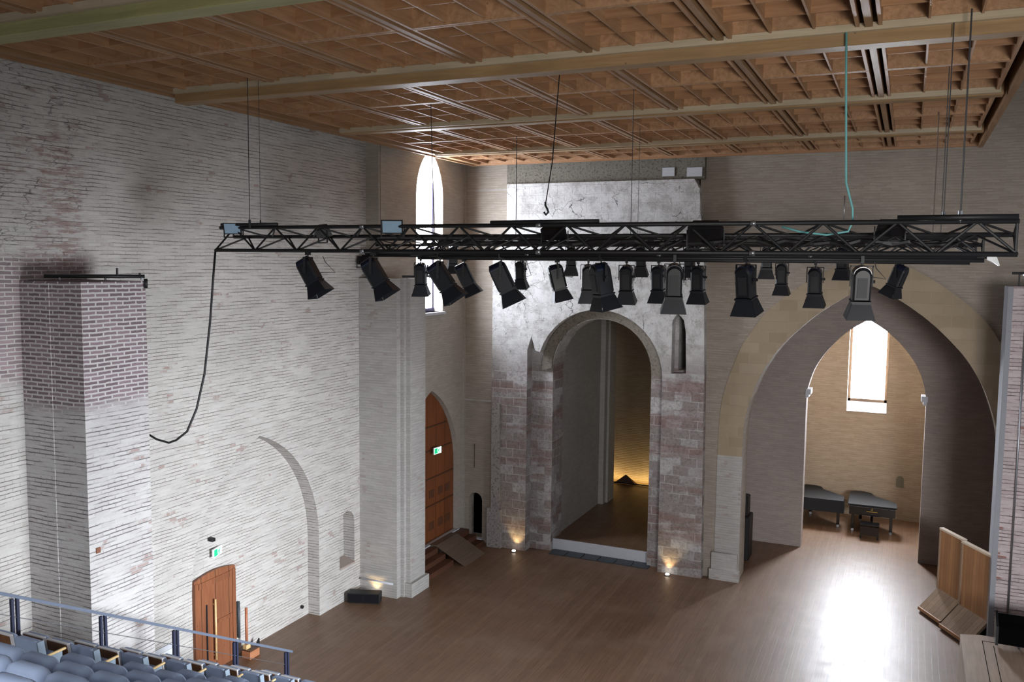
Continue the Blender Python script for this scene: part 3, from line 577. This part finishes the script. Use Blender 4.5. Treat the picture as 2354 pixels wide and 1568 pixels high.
z = 9.85; MB().tube([(x-.05, 12.2, z+.05), (x-.05, 12.2, z), (x-.02, 12.2, z-.05), (x, 12.2, z-.10), (x-.04, 12.2, z-.14), (x-.07, 12.2, z-.10)], .016, 8).build('hook', M['black'], o, smooth=True)
Y = 12.2; pts = [at(1945, 80, 1, Y), at(1945, 200, 1, Y), at(1945, 420, 1, Y), at(1953, 452, 1, Y), at(1960, 480, 1, Y), at(1960, 510, 1, Y), at(1950, 532, 1, Y), at(1900, 540, 1, Y), at(1840, 533, 1, Y), at(1797, 521, 1, Y)]
pts[0].z = CZ; MB().tube(pts, .014, 8).build('green_cable', M['cyan'], smooth=True, label='blue-green cable dropping from the ceiling and draped along the front truss', cat='cable')
bar((at(1943, 430, 1, 12.0).x, 12, at(1943, 450, 1, 12).z), (at(1943, 430, 1, 12.0).x, 12, 9.55), .007, 'suspension_cable', 'short grey wire beside the blue-green cable', M['steel'], 'cable')
# black feed cable to the near pier
ends = [(495, 578, 12.0), (490, 640, 11.95), (483, 740, 11.85), (470, 860, 11.7), (452, 940, 11.55), (430, 992, 11.4), (405, 1012, 11.3), (388, 1018, 11.25), (360, 1010, 11.2), (337, 996, 11.16)]
pts = [at(a, b, 1, c) for a, b, c in ends]; MB().tube(pts, .019, 8).build('power_cable', M['black'], smooth=True, label='thick black cable sagging from the truss end to the near brick pier', cat='cable')
# black pipes on the pier tops
def pier_pipe(p0, p1, label, posts):
    p0, p1 = Vector(p0), Vector(p1); t = thing('pier_pipe', p0, label, 'pipe', 'black pipes on top of the piers')
    MB().tube([(0, 0, 0), p1-p0], .03, 8).build('pipe', M['black'], t, smooth=True)
    for f, h in posts:
        q = (p1-p0)*f; MB().tube([q+Vector((0, 0, -.02)), q+Vector((0, 0, h))], .018, 6).build('clamp', M['black'], t)
    for f in (.15, .6, .97):
        q = (p1-p0)*f; MB().tube([q+Vector((0, 0, -.06)), q], .02, 6).build('foot', M['steel'], t)
pier_pipe((-12.85, 9.95, 8.70), (-11.86, 11.1, 8.70), 'black pipe lying across the top of the near left pier', [(.72, .14), (.95, .06)])
pier_pipe((-12.0, 19.7, 8.61), (-11.86, 20.9, 8.61), 'black pipe on top of the far left pier', [(.9, .3)])
pier_pipe((2.12, 23.2, 8.88), (3.6, 23.2, 8.88), 'black pipe above the right-hand brick pier', [(.1, -.3)])
bar((2.42, 22.86, .6), (2.42, 22.86, 8.5), .022, 'conduit', 'pale vertical conduit running down the right-hand brick pier', M['steel'])
bar((-11.86, 11.12, 8.5), (-11.86, 11.12, 8.66), .03, 'clamp_bracket', 'small black bracket at the top corner of the near pier', M['black'], 'bracket')

# ------------------------------------------------------------------ doors
t = thing('door_1', (-13.62, 14.42, 0), None, None); t['kind'] = 'structure'
b = MB(); b.prism([(-.62, 0), (.62, 0), (.62, 2.16)]+[(.62-1.24*i/8, 2.16+.085*math.sin(PI*i/8)) for i in range(1, 8)]+[(-.62, 2.16)], 0, 0, .06); b.build('leaf', M['door'], t)
b = MB(); b.box(.05, .075, .10, .53, .3, 1.75); b.box(.05, .075, .10, .53, .3, .34)
b = MB(); b.box(.06, .078, -.62, -.52, 0, 2.1); b.box(.06, .078, .52, .62, 0, 2.1); b.box(.06, .078, -.5, .5, 1.95, 2.08); b.box(.06, .078, .05, .5, 1.02, 1.1); b.build('stile', M['dark'] if False else M['door'], t)
b = MB(); b.tube([(.13, -.08, .25), (.13, -.08, 1.62)], .022, 8); b.tube([(.05, -.08, .35), (.13, -.08, .35)], .014, 6); b.tube([(.05, -.08, 1.5), (.13, -.08, 1.5)], .014, 6); b.build('door_handle', M['arm'], t, smooth=True)
b = MB(); b.box(.061, .08, -.30, -.265, .1, 1.55); b.build('door_slot', M['black'], t)
t = thing('door_2', (-13.06, 22.82, .45), None, None); t['kind'] = 'structure'
b = MB(); b.prism([(a-22.82, z-.45) for a, z in pointed(22.82, 1.71, .45, 2.6, 5.16, 12)], 0, -.06, .0); b.build('leaf', M['gdoor'], t)
b = MB()
for z in (.9+.2, 1.95, 2.82, 3.55):
    wd = 1.66 if z < 2.2 else (1.55 if z < 3 else 1.2); b.box(0, .025, -wd, wd, z, z+.035)
b.build('batten', M['dark'], t)
b = MB(); k = 0
for yy in (.28, .84, 1.3):
    for zz in (.35, .85, 1.35, 1.75): 
        k += 1
        if k % 2: b.box(0, .012, yy-.15, yy+.15, zz, zz+.24)
b.build('inset_square', M['patch'], t)

# exit signs with a running figure
def exit_sign(loc, rz, label, s=1.0):
    t = thing('exit_sign', loc, label, 'sign', 'green emergency exit signs', rz)
    MB().box(-.01, .03, -.17*s, .17*s, -.09*s, .09*s, .004).build('case', M['white'], t)
    MB().box(.03, .034, -.16*s, .16*s, -.082*s, .082*s).build('panel', M['exitw'], t)
    g = MB(); g.box(.034, .037, -.15*s, -.02*s, -.07*s, .07*s); g.build('door_pictogram', M['exitg'], t)
    f = MB(); c = .036; z = .037
    def seg(pts, r): f.tube([(z, a*s, b*s) for a, b in pts], r*s, 5)
    seg([(.055, .045), (.055, .062)], .013); seg([(.05, .035), (.035, -.005)], .014); seg([(.035, -.005), (.07, -.03), (.06, -.065)], .009); seg([(.035, -.005), (.005, -.025), (-.01, -.062)], .009); seg([(.05, .03), (.085, .02), (.10, .04)], .007); seg([(.05, .03), (.015, .025), (.005, 0)], .007); f.build('running_figure', M['exitg'], t)
exit_sign((-13.6, 14.52, 2.62), .25, 'glowing green exit sign on the white wall above the small arched door', 1.1)
exit_sign((-12.95+.05, 23.15, 3.28), -.1, 'glowing green exit sign on the tall pointed wooden door', 1.15)
MB().box(-13.62, -13.50, 14.30, 14.40, 2.90, 2.98, .01).build('wall_camera', M['black'], label='small black camera on the wall above the exit sign', cat='camera')
MB().tube([(-13.66, 17.5, .28), (-13.60, 17.5, .28)], .045, 10).build('wall_socket', M['black'], label='round black socket low on the wall inside the blind arch', cat='socket')
MB().box(-11.91, -11.88, 9.98, 10.06, 4.20, 4.29).build('putlog_block', plain('brown_block', (122, 80, 60), .8), label='little brown square set in the near pier face', cat='block')

# ------------------------------------------------------------------ ramp and steps at the tall door
for y0, y1, lb in ((21.0, 22.62, 'left'), (24.0, 24.68, 'right')):
    t = thing('entrance_steps', (-12.88, y0, 0), 'dark wooden steps below the tall pointed door, %s of the grey ramp' % lb, 'steps', 'steps at the tall door')
    for i, (w2, z) in enumerate(((.85, .15), (.58, .30), (.32, .45))):
        MB().box(0, w2, 0, y1-y0, z-.15, z).build('step', M['step'], t)
mb = MB(); mb.box(-12.98, -12.84, 21.1, 24.55, .45, .48); mb.build('trim_15', M['plaster'], kind='structure')
t = thing('ramp', (-12.5, 22.65, 0), 'grey boarded access ramp between the steps at the tall door', 'ramp')
MB().add([(-.12, 0, .50), (.86, 0, .0), (.86, 1.32, .0), (-.12, 1.32, .50), (-.12, 0, .46), (.80, 0, 0), (.80, 1.32, 0), (-.12, 1.32, .46)], [(0, 1, 2, 3), (4, 7, 6, 5), (0, 4, 5, 1), (2, 6, 7, 3), (0, 3, 7, 4), (1, 5, 6, 2)]).build('deck', M['ramp'], t)
MB().box(-.35, -.12, 0, 1.32, .46, .50).build('top_flap', M['ramp'], t)

# ------------------------------------------------------------------ footlights, speaker
def spotl(loc, tgt, e, size=1.3, col=(1, .68, .30)):
    l = bpy.data.lights.new('uplight', 'SPOT'); l.energy = e; l.color = col; l.spot_size = size; l.spot_blend = .8; l.shadow_soft_size = .04
    o = bpy.data.objects.new('uplight_beam', l); COL.objects.link(o); o.location = loc; o.rotation_euler = (Vector(tgt)-Vector(loc)).to_track_quat('-Z', 'Y').to_euler()
for i, (px, py, lb) in enumerate([(1181, 1266, 'left'), (1534, 1320, 'right')]):
    p = at(px, py, 2, .03); t = thing('floor_uplight', (p.x, p.y, 0), 'small round glowing uplight sunk in the floor %s of the portal' % lb, 'lamp', 'floor uplights at the portal')
    MB().tube([(0, 0, .0), (0, 0, .025)], .085, 16).build('rim', M['steel'], t); MB().tube([(0, 0, .02), (0, 0, .05)], [.062, .045], 16).build('lens', M['bulb'], t, smooth=True)
    spotl((p.x, p.y+.02, .08), (p.x+.05, 24.72, .75), 26, 1.5)
p = at(836, 1362, 2, 0)
t = thing('stage_monitor', (-12.78, 19.02, 0), 'low black loudspeaker box on the floor at the foot of the far left pier', 'loudspeaker', rz=.36)
MB().box(-.43, .43, -.10, .22, .02, .27, .012).build('cabinet', M['black'], t); MB().box(-.41, -.01, -.108, -.10, .04, .25).box(.01, .41, -.108, -.10, .04, .25).build('grille', M['lamp'], t); MB().box(-.4, .4, -.08, .2, 0, .02).build('feet', M['black'], t)
t = thing('floor_uplight', (-12.75, 19.42, 0), 'hidden warm uplight behind the black loudspeaker box', 'lamp')
MB().tube([(0, 0, .0), (0, 0, .03)], .07, 14).build('rim', M['steel'], t); MB().tube([(0, 0, .03), (0, 0, .05)], .05, 14).build('lens', M['bulb'], t)
spotl((-12.75, 19.42, .08), (-12.8, 19.62, .7), 14, 1.6)
bar((-13.2, 19.52, .42), (-12.2, 19.52, .42), .03, 'wall_pipe', 'short white pipe along the foot of the far left pier', M['plaster'])
# uplights in the corridor back wall gap
t = thing('cove_light', (-9.0, 33.35, 0), 'warm strip light glowing in the gap between corridor floor and back wall', 'lamp')
MB().box(-.62, .62, -.05, .05, .18, .22).build('tube', M['warm'], t); MB().box(-3.2, -.75, -.05, .05, .18, .22).build('tube', M['warm'], t); MB().box(-3.2, 2.6, -.1, .1, .1, .17).build('channel', M['black'], t)
MB().loft([[(-.45, -.14, 0), (.47, -.14, 0), (.47, .06, 0), (-.45, .06, 0)], [(.0, -.06, .36), (.02, -.06, .36), (.02, -.04, .36), (.0, -.04, .36)]]).build('wedge_block', M['dark'], loc=(-9.95, 33.25, .30), label='dark triangular block standing before the glowing corridor wall', cat='block')
bar((-12, 33.12, .33), (-6.35, 33.12, .33), .025, 'floor_edge_bar', 'thin dark bar along the floor edge before the glowing corridor wall', M['black'])
area('cove_glow', (-9.0, 33.3, .28), (-9.0, 33.6, 1.4), 5.0, .1, 30, (1, .72, .30), 150)

# ------------------------------------------------------------------ broom and box by the small door
t = thing('wooden_box', (-13.3, 15.22, 0), 'small orange-brown wooden box on the floor right of the small door', 'box')
MB().box(-.12, .12, -.16, .16, 0, .17, .006).build('body', wood('orange_box', (186, 128, 92), (170, 112, 78)), t); MB().box(-.10, .10, -.14, .14, .17, .19).build('rim', M['dark'], t)
t = thing('broom', (-13.38, 15.18, .19), 'wooden-handled broom standing in the orange box by the small door', 'broom')
MB().tube([(0, 0, .0), (0, .0, .95)], .032, 8).build('handle', wood('broom_handle', (172, 112, 82), (160, 98, 70)), t, smooth=True); MB().box(-.05, .05, -.07, .07, 0, .1).build('head', M['arm'], t)
MB().prism([(0, 0), (.22, .0), (.22, .24)], 0, -.02, .02).build('dustpan', M['black'], loc=(-13.42, 15.42, .0), label='black angular dustpan leaning at the wall beside the broom', cat='dustpan')
bar((-13.6, 15.18, .4), (-13.6, 15.18, 1.25), .03, 'wall_channel', 'dark vertical cable channel on the wall right of the small door', M['slate'])
t = thing('conduit_boxes', (-13.295, 12.75, .55), 'pale painted conduit boxes left of the small door, partly behind the railing', 'panel')  # painted conduit boxes, drawn as one pale panel
MB().box(0, .03, -.42, .30, 0, .72).build('board', M['plaster'], t); MB().box(.03, .05, -.2, .22, .36, .62).build('door', M['white'], t)

# ------------------------------------------------------------------ pianos
def piano(loc, rz, label, covered):
    t = thing('grand_piano', loc, label, 'piano', 'grand pianos in the far chapel', rz)
    n = 14; out_ = [(-.74, 0), (.74, 0), (.74, .55)]
    for i in range(1, n+1):
        a = i/n; out_.append((.74-.95*(a*a*(3-2*a))*.78, .55+1.0*a))
    out_ += [(-.05, 1.75), (-.30, 1.88), (-.58, 1.86), (-.74, 1.70)]
    case = MB(); case.prism([(x*.97, y+.0) for x, y in out_], 2, .62, .94); case.build('case', M['lacq'], t)
    lid = MB(); lid.prism([(x*1.03, y*1.02-.03) for x, y in out_], 2, .94, .985); lid.build('cover' if covered else 'lid', M['cloth'], t)
    if covered:
        sk = MB(); pl = [(x*1.035, y*1.02-.035) for x, y in out_]
        m = len(pl); rng = random.Random(4); vs = [(x, y, .97) for x, y in pl]+[(x*(1.03+rng.uniform(-.01, .02)), y-.01, .58+rng.uniform(-.03, .03)) for x, y in pl]
        sk.add(vs, [(i, (i+1) % m, (i+1) % m+m, i+m) for i in range(m)]); sk.build('cover_skirt', M['cloth'], t, fix=False)
    else:
        MB().box(-.72, .72, -.05, .02, .66, .92, .008).build('fallboard', M['lacq'], t)
        MB().box(-.17, .17, -.056, -.05, .77, .785).tube([(-.02, -.053, .84), (-.025, -.053, .86), (-.01, -.053, .885)], .006, 5).tube([(.01, -.053, .84), (.02, -.053, .86), (.01, -.053, .90)], .006, 5).box(-.02, .02, -.056, -.05, .825, .84).build('maker_mark', M['gold'], t)
        MB().box(-.04, .04, .25, .30, .12, .62).box(-.12, .12, .1, .3, .08, .13).build('pedal_lyre', M['lacq'], t)
    for x, y in ((-.60, .22), (.60, .22), (-.38, 1.5)):
        l = MB().box(x-.05, x+.05, y-.05, y+.05, .09, .63, .01).build('leg', M['lacq'], t)
        MB().tube([(x, y-.05, .045), (x, y+.05, .045)], .045, 10).box(x-.03, x+.03, y-.03, y+.03, .04, .10).build('caster', M['steel'], l)
piano((-.82, 31.45, 0), .02, 'black grand piano on the right, gold maker mark on its front, behind its bench', False)
piano((-2.5, 31.62, 0), .03, 'black grand piano on the left, draped in a dark cover to its sides', True)
t = thing('piano_bench', (-.86, 31.0, 0), 'black padded bench in front of the right-hand grand piano', 'bench')
MB().box(-.30, .30, -.18, .18, .42, .50, .02).build('seat', M['lacq'], t); MB().box(-.28, .28, -.19, -.17, .12, .42).build('apron', M['lacq'], t)
for x in (-.26, .26):
    for y in (-.15, .15): MB().box(x-.025, x+.025, y-.025, y+.025, 0, .42).build('leg', M['lacq'], t)
# shadowy case inside the left jamb of the great arch
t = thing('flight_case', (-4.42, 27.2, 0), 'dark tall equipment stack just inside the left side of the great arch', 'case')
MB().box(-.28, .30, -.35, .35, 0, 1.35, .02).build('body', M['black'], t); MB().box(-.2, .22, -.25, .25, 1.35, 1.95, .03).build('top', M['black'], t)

# ------------------------------------------------------------------ acoustic screens
def screen(p0, p1, d, hf, ht, label):
    ht = 2.18; p0, p1 = Vector(p0), Vector(p1); L = (p1-p0).length; a = math.atan2((p1-p0).y, (p1-p0).x)
    t = thing('acoustic_screen', (p0.x, p0.y, 0), label, 'screen', 'wooden acoustic screens beside the right pier', a)
    # local x along the base, local +y away from the stage
    MB().box(0, L, d, d+.05, hf, ht).build('panel', M['screen'], t)
    MB().add([(0, 0, .10), (L, 0, .10), (L, d, hf), (0, d, hf), (0, .03, .04), (L, .03, .04), (L, d+.04, hf-.06), (0, d+.04, hf-.06)], [(0, 1, 2, 3), (4, 7, 6, 5), (0, 4, 5, 1), (1, 5, 6, 2), (2, 6, 7, 3), (3, 7, 4, 0)]).build('foot', M['screenf'], t)
    MB().box(0, L, -.01, .04, .05, .13).build('foot_edge', M['screen'], t); MB().box(.03, L-.03, .03, .10, 0, .05).build('plinth', M['black'], t)
    MB().box(-.01, L+.01, d-.02, d+.10, ht, ht+.05).build('top_rail', M['pale'], t)
    [MB().box(a_, a_+.05, d-.025, d, hf, ht).build('edge_batten', M['screenf'], t) for a_ in (0, L-.05)]
    MB().box(.02, L-.02, d+.05, d+.09, .0, hf).build('back_leg', M['black'], t)
# solved from the photograph: foot depth .62 m, fold height .42 m
screen((.58, 24.85, 0), (1.07, 24.0, 0), .50, .62, 2.42, 'light wooden acoustic screen with sloping foot, farther one of the pair')
screen((1.05, 23.84, 0), (1.62, 22.88, 0), .50, .62, 2.42, 'light wooden acoustic screen with sloping foot, nearer one against the right pier')
# wooden platform at the lower right with a black flood trough
t = thing('platform', (1.4, 20.9, 0), 'pale boarded wooden platform in the bottom right corner', 'platform')
MB().prism([(-.06, -3.2), (4.2, -3.2), (4.2, .25), (.35, .30), (-.05, .15)], 2, 0, 1.0).build('top', M['plat'], t)
MB().box(.36, .372, -3.2, -.02, 1.0, 1.004).box(.36, 4.2, -.03, -.018, 1.0, 1.004).box(.56, .572, -3.2, -.22, 1.0, 1.004).build('groove', M['void'], t)
pt = at(2290, 1446, 1, 20.75); pt.z = max(pt.z, 1.30)
t = thing('flood_trough', pt, 'long black floodlight trough with angular ends before the right pier', 'floodlight')
def hexr(x, s=1): return [(x, -.16*s, -.20*s), (x, .10*s, -.20*s), (x, .20*s, .0), (x, .12*s, .26*s), (x, -.02*s, .16*s), (x, -.16*s, .10*s)]
MB().loft([hexr(.02, 1.2), hexr(1.6, 1.2)]).build('trough', M['void'], t); MB().loft([[(x, y*1.35, z*1.35) for x, y, z in hexr(-.02)], [(x, y*1.35, z*1.35) for x, y, z in hexr(.03)]]).build('end_plate', M['lamp'], t)
zz = pt.z-1.0
MB().box(.42, .46, -.02, .02, -zz, -.18).box(1.3, 1.34, -.02, .02, -zz, -.18).build('stand', M['black'], t)

# ------------------------------------------------------------------ seating
zr = lambda y: 1.169+(13.776-y)*.5445
NR, PY, DY = 13, 12.78, .80
top_ = lambda y: zr(y)-.44            # height of the seat tops in the row at y
for k in range(NR):
    y = PY-DY*k; zf = top_(y)-.74
    MB().box(-10.98, 2.0, y-.52, y+.28, max(0, zf-.5), zf).build('floor_seating', M['tier'], kind='structure')
def rr(x0, x1, z0, z1, y, r=.05, tilt=.14):
    pts = []
    for cx, cz, a0 in ((x1-r, z1-r, 0), (x0+r, z1-r, 90), (x0+.01, z0+.01, 180), (x1-.01, z0+.01, 270)):
        q = r if cz > (z0+z1)/2 else .01
        for i in range(5): a = math.radians(a0+90*i/4); pts.append((cx+q*math.cos(a), y-(cz+q*math.sin(a)-.4)*tilt, cz+q*math.sin(a)))
    return pts
def make_seat(kind):
    t = thing('theatre_seat', (0, 0, 0), 'x', 'seat', 'blue theatre seats in stepped rows')
    w_ = .205
    c = MB()
    if kind == 'round':
        c.loft([rr(-w_+.02, w_-.02, .36, .70, -.03, .08), rr(-w_, w_, .34, .74, .0, .09), rr(-w_, w_, .34, .74, .09, .09), rr(-w_+.02, w_-.02, .37, .71, .13, .08)])
    else:
        c.loft([rr(-w_+.02, w_-.02, .36, .70, .0, .04), rr(-w_, w_, .34, .725, .015, .05), rr(-w_, w_, .34, .725, .045, .05), rr(-w_+.02, w_-.02, .37, .71, .065, .04)])
    c.build('backrest', M['seatb'], t, smooth=(kind == 'round'))
    if kind == 'blue':
        MB().loft([rr(-w_, w_-.01, .08, .735, -.035, .05), rr(-w_, w_-.01, .08, .735, .0, .05)]).build('back_cover', M['seatb'], t)
        MB().loft([rr(w_-.01, w_+.014, .08, .73, -.04, .008), rr(w_-.01, w_+.014, .08, .73, .05, .008)]).build('side_panel', M['sidep'], t)
    else:
        zt = .735 if kind == 'brown' else .64; yb = 0 if kind == 'brown' else -.05
        MB().loft([rr(-w_+.012, w_-.012, .09, zt-.015, yb-.052, .012), rr(-w_+.012, w_-.012, .09, zt-.015, yb-.03, .012)]).build('back_panel', M['shell'], t)
        MB().loft([rr(-w_, w_, .08, zt, yb-.045, .012), rr(-w_, w_, .08, zt, yb-.005, .012)]).build('panel_frame', M['edge'], t)
    MB().box(-w_+.01, w_-.01, .12, .22, .22, .50, .03).build('folded_seat', M['seatb'], t)
    MB().box(w_+.0, w_+.035, -.02, .30, .50, .53, .008).build('armrest', M['arm'], t)
    MB().box(w_+.005, w_+.03, .02, .24, 0, .50).build('support', M['sidep'], t); return t
protos = {q: make_seat(q) for q in ('brown', 'blue', 'round')}; used = set(); nseat = 0
desc = {'brown': 'a brown wooden back', 'blue': 'an all-blue back', 'round': 'a rounded blue top'}
for k in range(NR):
    y = PY-DY*k; zf = top_(y)-.74
    lft = [(-9.73-.465*i, 'blue' if i == 0 else 'brown' if i < 3 else 'round', i) for i in range(3)]
    lft = [(x, ('blue', 'brown', 'brown')[i], i, 'left') for x, _, i in lft]
    nr = [(-7.95+.465*i, 'round', i, 'main') for i in range(18)]
    for x, kd, i, blk in lft+nr:
        q = px_of((x-.1, y, zf+.75))
        if q[2] < 1 or q[1] > 1580 or q[0] < -60 or q[0] > 2400: continue
        o = protos[kd] if kd not in used else copy_tree(protos[kd]); used.add(kd)
        o.location = (x, y, zf); nseat += 1
        if blk == 'left': o['label'] = 'blue theatre seat with %s, %s from the aisle, left block, %s row' % (desc[kd], ('first', 'second', 'third')[i], ordn[k])
        else: o['label'] = 'blue theatre seat with rounded top, %s from the left, main block, %s row' % (ordn[i] if i < 16 else 'last', ordn[k])
print('seats', nseat)
for q, o in protos.items():
    if q not in used:
        for c in list(o.children_recursive)+[o]: bpy.data.objects.remove(c)
# railing down the side of the seats
t = thing('handrail', (-11.02, 7.0, 0), 'sloping blue-grey metal railing along the left edge of the seats', 'railing')
MB().add([(dx, y-7.0, zr(y)+dz) for y in (6.6, 13.8) for dx, dz in ((-.035, -.03), (.035, -.03), (.035, .02), (-.035, .02))], [(0, 1, 2, 3), (4, 7, 6, 5), (0, 4, 5, 1), (1, 5, 6, 2), (2, 6, 7, 3), (3, 7, 4, 0)]).build('top_rail', M['rail'], t)
for y in (7.9, 9.33, 10.77, 12.2, 13.65):
    MB().box(-.02, .02, y-7-.06, y-7-.02, max(0.0, zr(y)-1.3), zr(y)-.03).box(-.02, .02, y-7+.02, y-7+.06, max(0.0, zr(y)-1.3), zr(y)-.03).build('post', M['raild'], t)
for d in (.30, .55, .80): MB().tube([(0, 6.6-7, zr(6.6)-d), (0, 13.65-7, zr(13.65)-d)], .006, 6).build('wire', M['steel'], t)
